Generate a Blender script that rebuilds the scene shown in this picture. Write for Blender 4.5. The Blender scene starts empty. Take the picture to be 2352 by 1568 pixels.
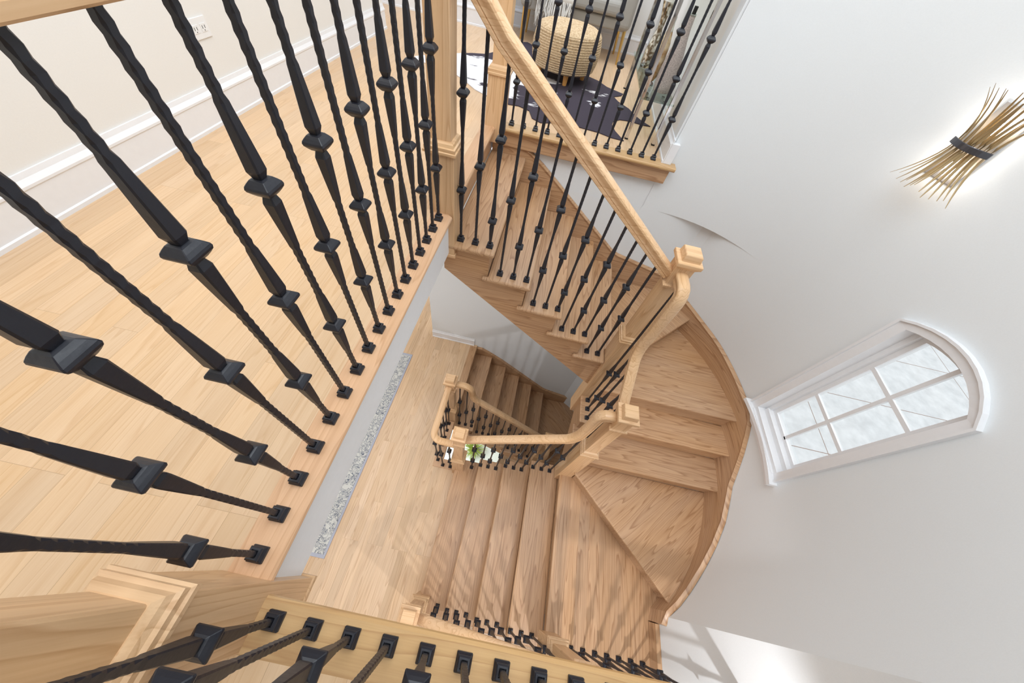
import bpy, math, random
from mathutils import Vector, Matrix
random.seed(7)
sc = bpy.context.scene
col = sc.collection
PI = math.pi

# ------------------------------------------------------------ camera, world, lights
FPX = 741.4
PITCH, ROLL, YAW = math.radians(54.703), math.radians(14.233), math.radians(-1.278)
def cam_axes():
    F = Vector((0, math.cos(PITCH), -math.sin(PITCH))); U = Vector((0, math.sin(PITCH), math.cos(PITCH))); R = Vector((1, 0, 0))
    M = Matrix.Rotation(YAW, 3, 'Z')
    F, U, R = M @ F, M @ U, M @ R
    c, s = math.cos(ROLL), math.sin(ROLL)
    return F, c*R + s*U, -(s*R - c*U)
F_, IR_, IU_ = cam_axes()
cam = bpy.data.cameras.new('camera'); cam.lens = FPX/2352*36; cam.sensor_width = 36; cam.sensor_fit = 'HORIZONTAL'
cam.clip_start = 0.02; cam.clip_end = 200
co = bpy.data.objects.new('camera', cam); col.objects.link(co)
m = Matrix((IR_, IU_, -F_)).transposed().to_4x4(); m.translation = Vector((0, 0, 1.0))
co.matrix_world = m
sc.camera = co

w = bpy.data.worlds.new('sky'); sc.world = w; w.use_nodes = True
bg = w.node_tree.nodes['Background']; bg.inputs[0].default_value = (0.97, 0.985, 1.0, 1); bg.inputs[1].default_value = 1.35

def area(name, loc, size, power, color=(1, 1, 1), rot=(0, 0, 0), size_y=None, spread=None):
    l = bpy.data.lights.new(name, 'AREA'); l.energy = power; l.color = color; l.size = size
    if size_y: l.shape = 'RECTANGLE'; l.size_y = size_y
    if spread: l.spread = spread
    o = bpy.data.objects.new(name, l); col.objects.link(o); o.location = loc; o.rotation_euler = rot
    return o
def spot(name, loc, power, angle, color=(1, 1, 1), rot=(0, 0, 0), radius=.03, blend=.3):
    l = bpy.data.lights.new(name, 'SPOT'); l.energy = power; l.color = color; l.spot_size = angle; l.spot_blend = blend; l.shadow_soft_size = radius
    o = bpy.data.objects.new(name, l); col.objects.link(o); o.location = loc; o.rotation_euler = rot
    return o
def point(name, loc, power, color=(1, 1, 1), radius=.05):
    l = bpy.data.lights.new(name, 'POINT'); l.energy = power; l.color = color; l.shadow_soft_size = radius
    o = bpy.data.objects.new(name, l); col.objects.link(o); o.location = loc
    return o
WARM = (.97, .97, .96)
area('stairwell_fill', (0.5, 0.6, 2.85), 2.2, 80, (.87, .945, 1))  # added soft fill for the whole well, no fixture modelled
area('hall_fill', (-1.1, 1.2, 2.35), 1.0, 18, WARM, size_y=3.0)  # unseen fill added to brighten the hall floor and wall
area('sitting_room_fill', (0.0, 4.0, 2.35), 1.2, 26, (.95, .99, 1))  # added fill lifting the sitting room walls, not a known lamp
area('sitting_room_daylight', (-.6, 3.9, 2.0), 1.0, 9, (.42, .62, 1.0), rot=Vector((1.15, 1.0, -1.6)).to_track_quat('-Z', 'Y').to_euler())
area('lower_hall_fill', (-1.6, .8, -.33), 1.2, 34, (.93, .97, 1), size_y=3.5)  # extra fill under the balcony slab, added to light the lower floor
area('lower_landing_fill', (.2, -1.6, -.33), 1.2, 12, WARM)  # weak added fill below the near balcony, out of view
area('basement_fill', (-1.2, 1.4, -3.35), 1.6, 70, (.95, .98, 1))  # added fill so the basement reads through the opening, source unseen
spot('lower_landing_downlight', (.89, -.915, -.42), 60, math.radians(158), (.97, .98, 1), radius=.028)

vs = sc.view_settings; vs.view_transform = 'Standard'; vs.look = 'None'; vs.exposure = 0.03; vs.gamma = 1.0; vs.use_curve_mapping = False

# ------------------------------------------------------------ materials
def lin(r, g, b):
    f = lambda c: (c/255/12.92) if c/255 <= .04045 else ((c/255+.055)/1.055)**2.4
    return (f(r), f(g), f(b), 1)
def new_mat(name):
    mt = bpy.data.materials.new(name); mt.use_nodes = True
    nt = mt.node_tree; return mt, nt, nt.nodes['Principled BSDF']
def plain(name, c, rough=.5, metal=0, spec=None, bump=0, bscale=40, emit=None):
    mt, nt, b = new_mat(name)
    b.inputs['Base Color'].default_value = c; b.inputs['Roughness'].default_value = rough; b.inputs['Metallic'].default_value = metal
    if spec is not None: b.inputs['Specular IOR Level'].default_value = spec
    if emit:
        b.inputs['Emission Color'].default_value = emit[0]; b.inputs['Emission Strength'].default_value = emit[1]
    N = nt.nodes; L = nt.links
    tc = N.new('ShaderNodeTexCoord'); nz = N.new('ShaderNodeTexNoise'); nz.inputs['Scale'].default_value = bscale; nz.inputs['Detail'].default_value = 4
    L.new(tc.outputs['Object'], nz.inputs['Vector'])
    mx = N.new('ShaderNodeMix'); mx.data_type = 'RGBA'; mx.inputs[6].default_value = c
    mx.inputs[7].default_value = (c[0]*.94, c[1]*.94, c[2]*.94, 1)
    L.new(nz.outputs['Fac'], mx.inputs[0]); L.new(mx.outputs[2], b.inputs['Base Color'])
    if bump:
        bp = N.new('ShaderNodeBump'); bp.inputs['Strength'].default_value = bump; bp.inputs['Distance'].default_value = .002
        L.new(nz.outputs['Fac'], bp.inputs['Height']); L.new(bp.outputs['Normal'], b.inputs['Normal'])
    return mt

def oak(name, ang=0.0, axis='Y', planks=0.0, light=(226, 192, 150), dark=(196, 152, 108), rough=.33, seam=True, plen=.9, figure=.55, vary=(.88, 1.07)):
    """oak with cathedral grain along an axis (or turned by ang about Z); planks = board width"""
    mt, nt, b = new_mat(name); N = nt.nodes; L = nt.links
    tc = N.new('ShaderNodeTexCoord'); mp = N.new('ShaderNodeMapping')
    L.new(tc.outputs['Object'], mp.inputs['Vector'])
    # after mapping: grain runs along local X
    if axis == 'UV':
        L.remove(mp.inputs['Vector'].links[0]); L.new(tc.outputs['UV'], mp.inputs['Vector'])
    rot = {'UV': (0, 0, 0), 'X': (0, 0, 0), 'Y': (0, 0, PI/2), 'Z': (0, PI/2, 0)}[axis]
    mp.vector_type = 'POINT'
    mp.inputs['Rotation'].default_value = (rot[0], rot[1], rot[2]+ang)
    oi = N.new('ShaderNodeObjectInfo')
    mul = N.new('ShaderNodeVectorMath'); mul.operation = 'SCALE'; mul.inputs[0].default_value = (13.1, 7.7, 5.3)
    L.new(oi.outputs['Random'], mul.inputs['Scale'])
    add = N.new('ShaderNodeVectorMath'); L.new(mp.outputs['Vector'], add.inputs[0])
    vec = add.outputs[0]
    tone = oi.outputs['Random']
    if planks:
        br = N.new('ShaderNodeTexBrick'); br.offset = .37; br.offset_frequency = 3; br.squash = 1
        br.inputs['Color1'].default_value = (0, 0, 0, 1); br.inputs['Color2'].default_value = (1, 1, 1, 1); br.inputs['Mortar'].default_value = (.5, .5, .5, 1)
        br.inputs['Scale'].default_value = 1; br.inputs['Mortar Size'].default_value = .0005; br.inputs['Mortar Smooth'].default_value = .0
        br.inputs['Brick Width'].default_value = plen; br.inputs['Row Height'].default_value = planks; br.inputs['Bias'].default_value = 0
        L.new(mp.outputs['Vector'], br.inputs['Vector'])
        sep = N.new('ShaderNodeSeparateColor'); L.new(br.outputs['Color'], sep.inputs[0])
        sc2 = N.new('ShaderNodeVectorMath'); sc2.operation = 'SCALE'; sc2.inputs[0].default_value = (9.3, 6.1, 17.7)
        L.new(sep.outputs[0], sc2.inputs['Scale'])
        L.new(sc2.outputs[0], add.inputs[1]); tone = sep.outputs[0]
    else:
        L.new(mul.outputs[0], add.inputs[1])
    st = N.new('ShaderNodeVectorMath'); st.operation = 'MULTIPLY'; st.inputs[1].default_value = (.62, 10.5, 10.5)
    L.new(vec, st.inputs[0])
    n1 = N.new('ShaderNodeTexNoise'); n1.inputs['Scale'].default_value = 1.0; n1.inputs['Detail'].default_value = 2; n1.inputs['Roughness'].default_value = .45; n1.inputs['Distortion'].default_value = .15
    L.new(st.outputs[0], n1.inputs['Vector'])
    mu = N.new('ShaderNodeMath'); mu.operation = 'MULTIPLY'; mu.inputs[1].default_value = 13; L.new(n1.outputs['Fac'], mu.inputs[0])
    fr = N.new('ShaderNodeMath'); fr.operation = 'FRACT'; L.new(mu.outputs[0], fr.inputs[0])
    rp = N.new('ShaderNodeValToRGB'); e = rp.color_ramp.elements; e[0].position = 0; e[0].color = (0, 0, 0, 1); e[1].position = 1; e[1].color = (.95, .95, .95, 1)
    e2 = rp.color_ramp.elements.new(.72); e2.color = (.35, .35, .35, 1); e3 = rp.color_ramp.elements.new(.92); e3.color = (1, 1, 1, 1)
    e[-1].color = (.1, .1, .1, 1)
    L.new(fr.outputs[0], rp.inputs[0])
    # fine pores
    s3 = N.new('ShaderNodeVectorMath'); s3.operation = 'MULTIPLY'; s3.inputs[1].default_value = (9, 260, 260); L.new(vec, s3.inputs[0])
    n2 = N.new('ShaderNodeTexNoise'); n2.inputs['Scale'].default_value = 1; n2.inputs['Detail'].default_value = 2; L.new(s3.outputs[0], n2.inputs['Vector'])
    # broad tint
    s4 = N.new('ShaderNodeVectorMath'); s4.operation = 'MULTIPLY'; s4.inputs[1].default_value = (1.0, 5, 5); L.new(vec, s4.inputs[0])
    n3 = N.new('ShaderNodeTexNoise'); n3.inputs['Scale'].default_value = 1; n3.inputs['Detail'].default_value = 1; L.new(s4.outputs[0], n3.inputs['Vector'])
    a1 = N.new('ShaderNodeMath'); a1.operation = 'MULTIPLY'; a1.inputs[1].default_value = figure; L.new(rp.outputs[0], a1.inputs[0])
    a2 = N.new('ShaderNodeMath'); a2.operation = 'MULTIPLY_ADD'; a2.inputs[1].default_value = .5; L.new(n2.outputs['Fac'], a2.inputs[0]); L.new(a1.outputs[0], a2.inputs[2])
    a3 = N.new('ShaderNodeMath'); a3.operation = 'SUBTRACT'; a3.inputs[1].default_value = .12; L.new(a2.outputs[0], a3.inputs[0]); a3.use_clamp = True
    mx = N.new('ShaderNodeMix'); mx.data_type = 'RGBA'; mx.inputs[6].default_value = lin(*light); mx.inputs[7].default_value = lin(*dark)
    L.new(a3.outputs[0], mx.inputs[0])
    # per board / piece tone
    hs = N.new('ShaderNodeHueSaturation'); L.new(mx.outputs[2], hs.inputs['Color'])
    mr = N.new('ShaderNodeMapRange'); mr.inputs['To Min'].default_value = .93; mr.inputs['To Max'].default_value = 1.06; L.new(tone, mr.inputs['Value'])
    if planks: mr.inputs['To Min'].default_value = vary[0]; mr.inputs['To Max'].default_value = vary[1]
    L.new(mr.outputs[0], hs.inputs['Value'])
    mr2 = N.new('ShaderNodeMapRange'); mr2.inputs['To Min'].default_value = .9; mr2.inputs['To Max'].default_value = 1.15; L.new(n3.outputs['Fac'], mr2.inputs['Value'])
    L.new(mr2.outputs[0], hs.inputs['Saturation'])
    outc = hs.outputs[0]
    if planks and seam:
        m3 = N.new('ShaderNodeMix'); m3.data_type = 'RGBA'; m3.inputs[7].default_value = lin(light[0]*.84, light[1]*.80, light[2]*.76)
        L.new(outc, m3.inputs[6]); L.new(br.outputs['Fac'], m3.inputs[0]); outc = m3.outputs[2]
    L.new(outc, b.inputs['Base Color'])
    b.inputs['Roughness'].default_value = rough; b.inputs['Specular IOR Level'].default_value = .4
    bp = N.new('ShaderNodeBump'); bp.inputs['Strength'].default_value = .12; bp.inputs['Distance'].default_value = .0008; bp.invert = True
    L.new(a3.outputs[0], bp.inputs['Height']); L.new(bp.outputs['Normal'], b.inputs['Normal'])
    return mt
M = {}
STL, STD = (200, 163, 128), (138, 96, 64)
M['floor_up'] = oak('oak_floor_upper', axis='Y', planks=.083, light=(224, 193, 158), dark=(200, 160, 118), rough=.3, plen=1.1, figure=.42, vary=(.94, 1.04))
M['floor_low'] = oak('oak_floor_lower', axis='Y', planks=.083, light=(226, 196, 162), dark=(188, 150, 116), rough=.3, plen=1.0)
for a in 'XYZ':
    M['oak'+a] = oak('oak_grain_'+a, axis=a, light=(226, 190, 150), dark=(190, 146, 104))
    M['st'+a] = oak('oak_stair_'+a, axis=a, light=STL, dark=STD)
M['stD'] = oak('oak_stair_diagonal', axis='X', ang=PI/4, light=STL, dark=STD)
M['stD2'] = oak('oak_stair_diagonal_other', axis='X', ang=-PI/4, light=STL, dark=STD)
M['stU'] = oak('oak_stair_bent', axis='UV', light=STL, dark=STD)
M['stP'] = oak('oak_stair_landing', axis='Y', planks=.09, light=STL, dark=STD, plen=3.0)
M['nosY'] = oak('oak_nosing_Y', axis='Y', light=(216, 176, 140), dark=(188, 144, 108))
M['nosX'] = oak('oak_nosing_X', axis='X', light=(212, 176, 130), dark=(172, 130, 88))
M['iron'] = plain('black_iron', lin(29, 31, 40), .40, 0.0, .5, bump=.25, bscale=90)
M['wall'] = plain('white_wall_paint', lin(232, 235, 237), .75, bump=.05, bscale=200)
M['wall_cream'] = plain('cream_wall_paint', lin(236, 234, 230), .75, bump=.05, bscale=200)
M['trim'] = plain('white_trim_paint', lin(238, 238, 240), .4)
M['ceil'] = plain('ceiling_paint', lin(235, 235, 236), .8)
M['plastic'] = plain('white_plastic', lin(240, 240, 240), .3)
M['slot'] = plain('dark_slot', lin(60, 60, 60), .5)
M['brass'] = plain('brushed_brass', lin(214, 180, 112), .28, 1.0)
M['gold'] = plain('pale_gold_metal', lin(176, 152, 112), .45, .5)
M['chrome'] = plain('chrome', lin(225, 225, 228), .12, 1.0)
M['satin'] = plain('satin_steel', lin(205, 205, 208), .35, .9)
M['pewter'] = plain('dark_pewter', lin(92, 92, 98), .3, .8)
M['bulb'] = plain('lit_bulb', (1, 1, 1, 1), .5, emit=((1, .97, .92, 1), 16))
M['grey_fabric'] = plain('grey_upholstery', lin(160, 156, 148), .8, bump=.4, bscale=300)
M['white_throw'] = plain('white_throw_yarn', lin(238, 236, 230), .9, bump=.8, bscale=160)
M['legwood'] = plain('orange_wood_leg', lin(222, 160, 88), .4)
M['dark_under'] = plain('dark_underside', lin(40, 38, 36), .9)
M['candle'] = plain('white_candle_wax', lin(244, 242, 236), .5)
M['rubber'] = plain('black_rubber', lin(20, 20, 20), .6)
M['white_table'] = plain('white_lacquer', lin(225, 232, 222), .3)
M['leaf'] = plain('bright_green_leaf', lin(166, 186, 84), .6)
M['flower'] = plain('pale_pink_flower', lin(240, 226, 205), .6)
M['pot'] = plain('white_pot', lin(235, 235, 228), .4)

def noise_two(name, c1, c2, scale, thr=.5, width=.03, rough=.9, detail=3, stretch=(1, 1, 1), bump=0, dist=0):
    mt, nt, b = new_mat(name); N = nt.nodes; L = nt.links
    tc = N.new('ShaderNodeTexCoord'); mp = N.new('ShaderNodeMapping'); mp.inputs['Scale'].default_value = stretch
    L.new(tc.outputs['Object'], mp.inputs['Vector'])
    nz = N.new('ShaderNodeTexNoise'); nz.inputs['Scale'].default_value = scale; nz.inputs['Detail'].default_value = detail; nz.inputs['Distortion'].default_value = dist
    L.new(mp.outputs['Vector'], nz.inputs['Vector'])
    rp = N.new('ShaderNodeValToRGB'); e = rp.color_ramp.elements
    e[0].position = thr-width; e[0].color = c1; e[1].position = thr+width; e[1].color = c2
    L.new(nz.outputs['Fac'], rp.inputs[0]); L.new(rp.outputs[0], b.inputs['Base Color'])
    b.inputs['Roughness'].default_value = rough
    if bump:
        bp = N.new('ShaderNodeBump'); bp.inputs['Strength'].default_value = bump; bp.inputs['Distance'].default_value = .003
        L.new(nz.outputs['Fac'], bp.inputs['Height']); L.new(bp.outputs['Normal'], b.inputs['Normal'])
    return mt, nt, rp, mp
M['cow'], nt, rp, mp = noise_two('cowhide_fur', lin(62, 54, 66), lin(232, 230, 232), 1.0, .5, .012, .95, 5)
mp.inputs['Scale'].default_value = (2.2, 3.6, 1); mp.inputs['Location'].default_value = (4.2, 1.15, 0)
N = nt.nodes; L = nt.links
sp = N.new('ShaderNodeSeparateXYZ'); tcn = [q for q in N if q.type == 'TEX_COORD'][0]; nzn = [q for q in N if q.type == 'TEX_NOISE'][0]; L.new(tcn.outputs['Object'], sp.inputs[0])
g1 = N.new('ShaderNodeMath'); g1.operation = 'MULTIPLY_ADD'; g1.inputs[1].default_value = -.22; L.new(sp.outputs[0], g1.inputs[0]); L.new(nzn.outputs['Fac'], g1.inputs[2])
g2 = N.new('ShaderNodeMath'); g2.operation = 'MULTIPLY_ADD'; g2.inputs[1].default_value = .22; L.new(sp.outputs[1], g2.inputs[0]); L.new(g1.outputs[0], g2.inputs[2])
g3 = N.new('ShaderNodeMath'); g3.operation = 'SUBTRACT'; g3.inputs[1].default_value = .16; L.new(sp.outputs[1], g3.inputs[0])
g4 = N.new('ShaderNodeMath'); g4.operation = 'MAXIMUM'; g4.inputs[1].default_value = 0; L.new(g3.outputs[0], g4.inputs[0])
g5 = N.new('ShaderNodeMath'); g5.operation = 'MULTIPLY_ADD'; g5.inputs[1].default_value = -1.25; L.new(g4.outputs[0], g5.inputs[0]); L.new(g2.outputs[0], g5.inputs[2])
L.new(g5.outputs[0], rp.inputs[0])
M['runner_field'], nt, rp, mp = noise_two('runner_damask', lin(112, 116, 128), lin(212, 210, 204), 26, .5, .02, .95, 2, dist=1.2)
e = rp.color_ramp.elements; e[0].position = .40; e[0].color = lin(205, 204, 198); e[1].position = .62; e[1].color = lin(205, 204, 198)
for p_, c_ in ((.455, (205, 204, 198)), (.475, (98, 104, 118)), (.505, (98, 104, 118)), (.525, (205, 204, 198)), (.56, (205, 204, 198)), (.575, (120, 124, 136)), (.60, (120, 124, 136))):
    q = e.new(p_); q.color = lin(*c_)
M['runner_border'] = plain('runner_grey_border', lin(178, 180, 192), .95, bump=.4, bscale=400)
M['jute'], nt, rp, mp = noise_two('jute_rope', lin(178, 146, 108), lin(220, 196, 160), 60, .5, .2, .9, 3, (1, 1, 2.5), bump=.9)
M['crackle'], nt, rp, mp = noise_two('mirror_crackle_mosaic', lin(128, 112, 90), lin(225, 222, 210), 38, .5, .08, .2, 1)
nt.nodes['Principled BSDF'].inputs['Metallic'].default_value = .75
M['glitter'], nt, rp, mp = noise_two('rose_glitter', lin(160, 148, 142), lin(206, 194, 188), 240, .5, .15, .5, 2)
M['amber'], nt, rp, mp = noise_two('amber_mottled_glass', lin(165, 125, 78), lin(216, 196, 160), 22, .5, .1, .15, 3)
M['outside'], nt, rp, mp = noise_two('pale_concrete', lin(196, 200, 202), lin(224, 228, 230), 5, .5, .3, .9, 4)
N = nt.nodes; L = nt.links
br = N.new('ShaderNodeTexBrick'); br.offset = 0; br.inputs['Scale'].default_value = 1; br.inputs['Brick Width'].default_value = 2.2; br.inputs['Row Height'].default_value = 1.5
br.inputs['Mortar Size'].default_value = .008; L.new(mp.outputs[0], br.inputs['Vector'])
L.new(rp.outputs[0], br.inputs['Color1']); L.new(rp.outputs[0], br.inputs['Color2']); br.inputs['Mortar'].default_value = lin(150, 130, 120)
L.new(br.outputs['Color'], N['Principled BSDF'].inputs['Base Color'])
def glass(name, tint=(1, 1, 1, 1), alpha=.12, rough=.02):
    mt, nt, b = new_mat(name); N = nt.nodes; L = nt.links
    tr = N.new('ShaderNodeBsdfTransparent'); tr.inputs[0].default_value = tint
    gl = N.new('ShaderNodeBsdfGlossy'); gl.inputs['Roughness'].default_value = rough; gl.inputs[0].default_value = (.9, .95, .93, 1)
    fz = N.new('ShaderNodeFresnel'); fz.inputs[0].default_value = 1.45
    ad = N.new('ShaderNodeMath'); ad.operation = 'MULTIPLY_ADD'; ad.inputs[1].default_value = .8; ad.inputs[2].default_value = alpha*.3; ad.use_clamp = True
    mx = N.new('ShaderNodeMixShader'); L.new(fz.outputs[0], ad.inputs[0]); L.new(ad.outputs[0], mx.inputs[0])
    L.new(tr.outputs[0], mx.inputs[1]); L.new(gl.outputs[0], mx.inputs[2]); L.new(mx.outputs[0], N['Material Output'].inputs[0])
    return mt
M['pane'] = glass('window_pane_glass', (.97, .98, .98, 1))
M['clear'] = glass('clear_acrylic', (.93, .98, .96, 1), .1)

# ------------------------------------------------------------ mesh builder
class MB:
    def __init__(s): s.v = []; s.f = []; s.sm = []
    def add(s, vs, fs, smooth=False):
        o = len(s.v); s.v += [tuple(v) for v in vs]
        for f in fs: s.f.append([o+i for i in f]); s.sm.append(smooth)
        return s
    def box(s, x0, x1, y0, y1, z0, z1):
        return s.add([(x0, y0, z0), (x1, y0, z0), (x1, y1, z0), (x0, y1, z0), (x0, y0, z1), (x1, y0, z1), (x1, y1, z1), (x0, y1, z1)],
                     [(0, 3, 2, 1), (4, 5, 6, 7), (0, 1, 5, 4), (1, 2, 6, 5), (2, 3, 7, 6), (3, 0, 4, 7)])
    def prism(s, poly, z0, z1, smooth=False):
        n = len(poly)
        ar = sum(poly[i][0]*poly[(i+1) % n][1]-poly[(i+1) % n][0]*poly[i][1] for i in range(n))
        if ar < 0: poly = poly[::-1]
        s.add([(p[0], p[1], z0) for p in poly]+[(p[0], p[1], z1) for p in poly], [tuple(range(n))[::-1], tuple(range(n, 2*n))])
        return s.add([(p[0], p[1], z0) for p in poly]+[(p[0], p[1], z1) for p in poly], [(i, (i+1) % n, n+(i+1) % n, n+i) for i in range(n)], smooth)
    def vprism(s, poly, axis, a0, a1):
        """poly of (h,z): h is x if axis 'y' (extruded along y) or y if axis 'x'"""
        n = len(poly)
        if axis == 'y': P = lambda h, z, a: (h, a, z)
        else: P = lambda h, z, a: (a, h, z)
        vs = [P(h, z, a0) for h, z in poly]+[P(h, z, a1) for h, z in poly]
        return s.add(vs, [tuple(range(n)), tuple(range(n, 2*n))[::-1]]+[(i, n+i, n+(i+1) % n, (i+1) % n) for i in range(n)])
    def rings(s, rings, cap=True, smooth=False, close=True):
        n = len(rings[0]); vs = [p for r in rings for p in r]; fs = []
        for k in range(len(rings)-1):
            for i in range(n if close else n-1):
                j = (i+1) % n; fs.append((k*n+i, k*n+j, (k+1)*n+j, (k+1)*n+i))
        s.add(vs, fs, smooth)
        if cap:
            s.add(rings[0], [tuple(range(n))[::-1]]); s.add(rings[-1], [tuple(range(n))])
        return s
    def sqstack(s, cx, cy, lv, smooth=False):
        """square sections: list of (z, half width)"""
        return s.rings([[(cx-h, cy-h, z), (cx+h, cy-h, z), (cx+h, cy+h, z), (cx-h, cy+h, z)] for z, h in lv], smooth=smooth)
    def lathe(s, cx, cy, pr, n=24, smooth=True, cap=True):
        return s.rings([[(cx+r*math.cos(2*PI*i/n), cy+r*math.sin(2*PI*i/n), z) for i in range(n)] for z, r in pr], smooth=smooth, cap=cap)
    def tube(s, pts, rad, n=8, smooth=True, flat=None):
        rg = []
        for k, p in enumerate(pts):
            p = Vector(p); a = Vector(pts[max(0, k-1)]); b = Vector(pts[min(len(pts)-1, k+1)]); t = (b-a).normalized()
            u = t.cross(Vector((0, 0, 1)))
            if u.length < 1e-3: u = Vector((1, 0, 0))
            u.normalize(); v = u.cross(t)
            r = rad[k] if isinstance(rad, (list, tuple)) else rad
            rg.append([tuple(p+u*r*math.cos(2*PI*i/n)+v*r*(flat or 1)*math.sin(2*PI*i/n)) for i in range(n)])
        return s.rings(rg, smooth=smooth)
    def sweep(s, path, prof, side=None, smooth=True):
        """prof: (s,u) points; side constant vector or per-point horizontal"""
        rg = []
        n = len(path)
        for k, p in enumerate(path):
            p = Vector(p); a = Vector(path[max(0, k-1)]); b = Vector(path[min(n-1, k+1)])
            t1 = (p-a).normalized() if k > 0 else (b-p).normalized()
            t2 = (b-p).normalized() if k < n-1 else t1
            t = (t1+t2).normalized()
            sd = Vector(side) if side is not None else Vector((t.y, -t.x, 0)).normalized()
            up = sd.cross(t).normalized()
            if side is None and up.z < 0: up = -up
            kx = 1/max(.6, t.dot(t1))
            hor = abs(t1.z-t2.z) < 1e-6
            rg.append([tuple(p+sd*q[0]*(kx if hor and side is None else 1)+up*q[1]*(1 if hor else kx)) for q in prof])
        return s.rings(rg, smooth=smooth)
    def build(s, name, mat, parent=None, bevel=0, seg=2, label=None, kind=None, origin=None, sharp=None):
        me = bpy.data.meshes.new(name)
        o = Vector(parent.location) if parent is not None and origin is None else Vector(origin or (0, 0, 0))
        if parent is not None and parent.parent is not None and origin is None: o = Vector(parent['_w'])
        me.from_pydata([tuple(Vector(v)-o) for v in s.v], [], s.f)
        me.polygons.foreach_set('use_smooth', s.sm)
        me.materials.append(mat); me.update()
        ob = bpy.data.objects.new(name, me); col.objects.link(ob)
        if parent is not None: ob.parent = parent
        else: ob.location = o
        if bevel:
            import bmesh
            bm = bmesh.new(); bm.from_mesh(me); bmesh.ops.remove_doubles(bm, verts=bm.verts, dist=1e-5); bmesh.ops.recalc_face_normals(bm, faces=bm.faces); bm.to_mesh(me); bm.free()
            b = ob.modifiers.new('bevel', 'BEVEL'); b.width = bevel; b.segments = seg; b.limit_method = 'ANGLE'; b.angle_limit = math.radians(40)
        if sharp: weld(ob, sharp)
        if label: ob['label'] = label
        if kind: ob['kind'] = kind
        return ob
def thing(name, label, cat, loc, group=None):
    o = bpy.data.objects.new(name, None); col.objects.link(o); o.location = loc; o.empty_display_size = .1
    o['label'] = label; o['category'] = cat
    if group: o['group'] = group
    return o
def tag(o, label, cat, group=None):
    o['label'] = label; o['category'] = cat
    if group: o['group'] = group
    return o
def set_uv(ob, path2d, off=(0, 0, 0)):
    """u = length along the plan path, v = height, for grain that follows a bend"""
    me = ob.data; uv = me.uv_layers.new(name='grain'); cum = [0]
    for a_, b_ in zip(path2d, path2d[1:]): cum.append(cum[-1]+math.hypot(b_[0]-a_[0], b_[1]-a_[1]))
    vals = []
    for v in me.vertices:
        x, y = v.co.x+off[0], v.co.y+off[1]
        k = min(range(len(path2d)), key=lambda q: (path2d[q][0]-x)**2+(path2d[q][1]-y)**2)
        vals.append((cum[k], v.co.z))
    for lp in me.loops: uv.data[lp.index].uv = vals[lp.vertex_index]
def weld(ob, ang=30, recalc=True):
    import bmesh
    me = ob.data; bm = bmesh.new(); bm.from_mesh(me); bmesh.ops.remove_doubles(bm, verts=bm.verts, dist=1e-4)
    if recalc: bmesh.ops.recalc_face_normals(bm, faces=bm.faces)
    for f in bm.faces: f.smooth = True
    for e in bm.edges:
        if len(e.link_faces) != 2 or e.calc_face_angle(0) > math.radians(ang): e.smooth = False
    bm.to_mesh(me); bm.free(); me.update()
def struct(name, mb, mat, label, bevel=0, parent=None):
    return mb.build(name, mat, parent, bevel=bevel, kind='structure', label=label)

# ------------------------------------------------------------ dimensions
RZ = .1857
F1 = -16*RZ              # lower floor -2.971
F2 = 2*F1                # basement floor
TH = .028                # tread thickness
CX, CY, CR = .425, 1.14, 1.63   # curved wall axis and radius
WY = 2.53                # straight back wall of the upper flight
def cpt(a, r=CR): a = math.radians(a); return (CX+r*math.cos(a), CY+r*math.sin(a))

# ------------------------------------------------------------ floors and ceilings
def slab(boxes, z0, z1):
    mb = MB()
    for b in boxes: mb.box(*b, z0, z1)
    return mb
EDX, EDY = -.42, -.135
up_boxes = [(-1.80, EDX-.09, -3.0, 3.9), (-3.2, EDX-.09, 3.9, 5.1), (EDX-.09, 1.62, -3.0, EDY-.1), (EDX-.09, .78, 2.555, 5.1)]
struct('floor', slab(up_boxes, -.028, 0), M['floor_up'], 'upper oak strip floor beside and around the stairwell')
cb = [(-3.2, EDX-.012, -3.0, 1.40), (-3.2, EDX-.06, 1.40, 5.1), (EDX-.012, 1.62, -3.0, EDY-.07), (EDX-.012, .79, 2.6, 5.1)]
struct('ceiling', slab(cb, -.24, -.029), M['ceil'], 'white drywall edge and underside of the upper floor')
# landing nosings
def nosing_profile(t=.028):
    return [(-.10, -t), (-.006, -t), (0, -t*.75), (.002, -t*.5), (0, -t*.22), (-.007, 0), (-.10, 0)]
def extr(prof, p0, p1, outd):
    """sweep a (out,z) profile straight from p0 to p1; outd = horizontal outward direction"""
    rg = [[(p[0]+outd[0]*q[0], p[1]+outd[1]*q[0], p[2]+q[1]) for q in prof] for p in (p0, p1)]
    return MB().rings(rg, smooth=False)
struct('trim_1', extr(nosing_profile(), (EDX+.01, EDY, 0), (EDX+.01, 1.362, 0), (1, 0)), M['nosY'], 'oak nosing board along the left balcony edge')
struct('trim_2', extr(nosing_profile(), (EDX-.02, EDY, 0), (1.56, EDY, 0), (0, 1)), M['nosX'], 'oak nosing board along the near balcony edge')
struct('trim_3', extr(nosing_profile(), (-.372, 2.455, 0), (.868, 2.455, 0), (0, -1)), M['nosX'], 'oak nosing along the sitting room floor edge')
struct('trim_4', MB().box(-.372, .845, 2.487, 2.515, -.13, -.028), M['stX'], 'oak fascia board below the sitting room floor edge', bevel=.004)
struct('trim_5', extr([(q[0]+(-.0 if q[0] > -.09 else .01), q[1]) for q in nosing_profile()], (EDX, 1.363, 0), (EDX, 2.555, 0), (1, 0)), M['nosY'], 'oak nosing at the head of the stairs')

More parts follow.
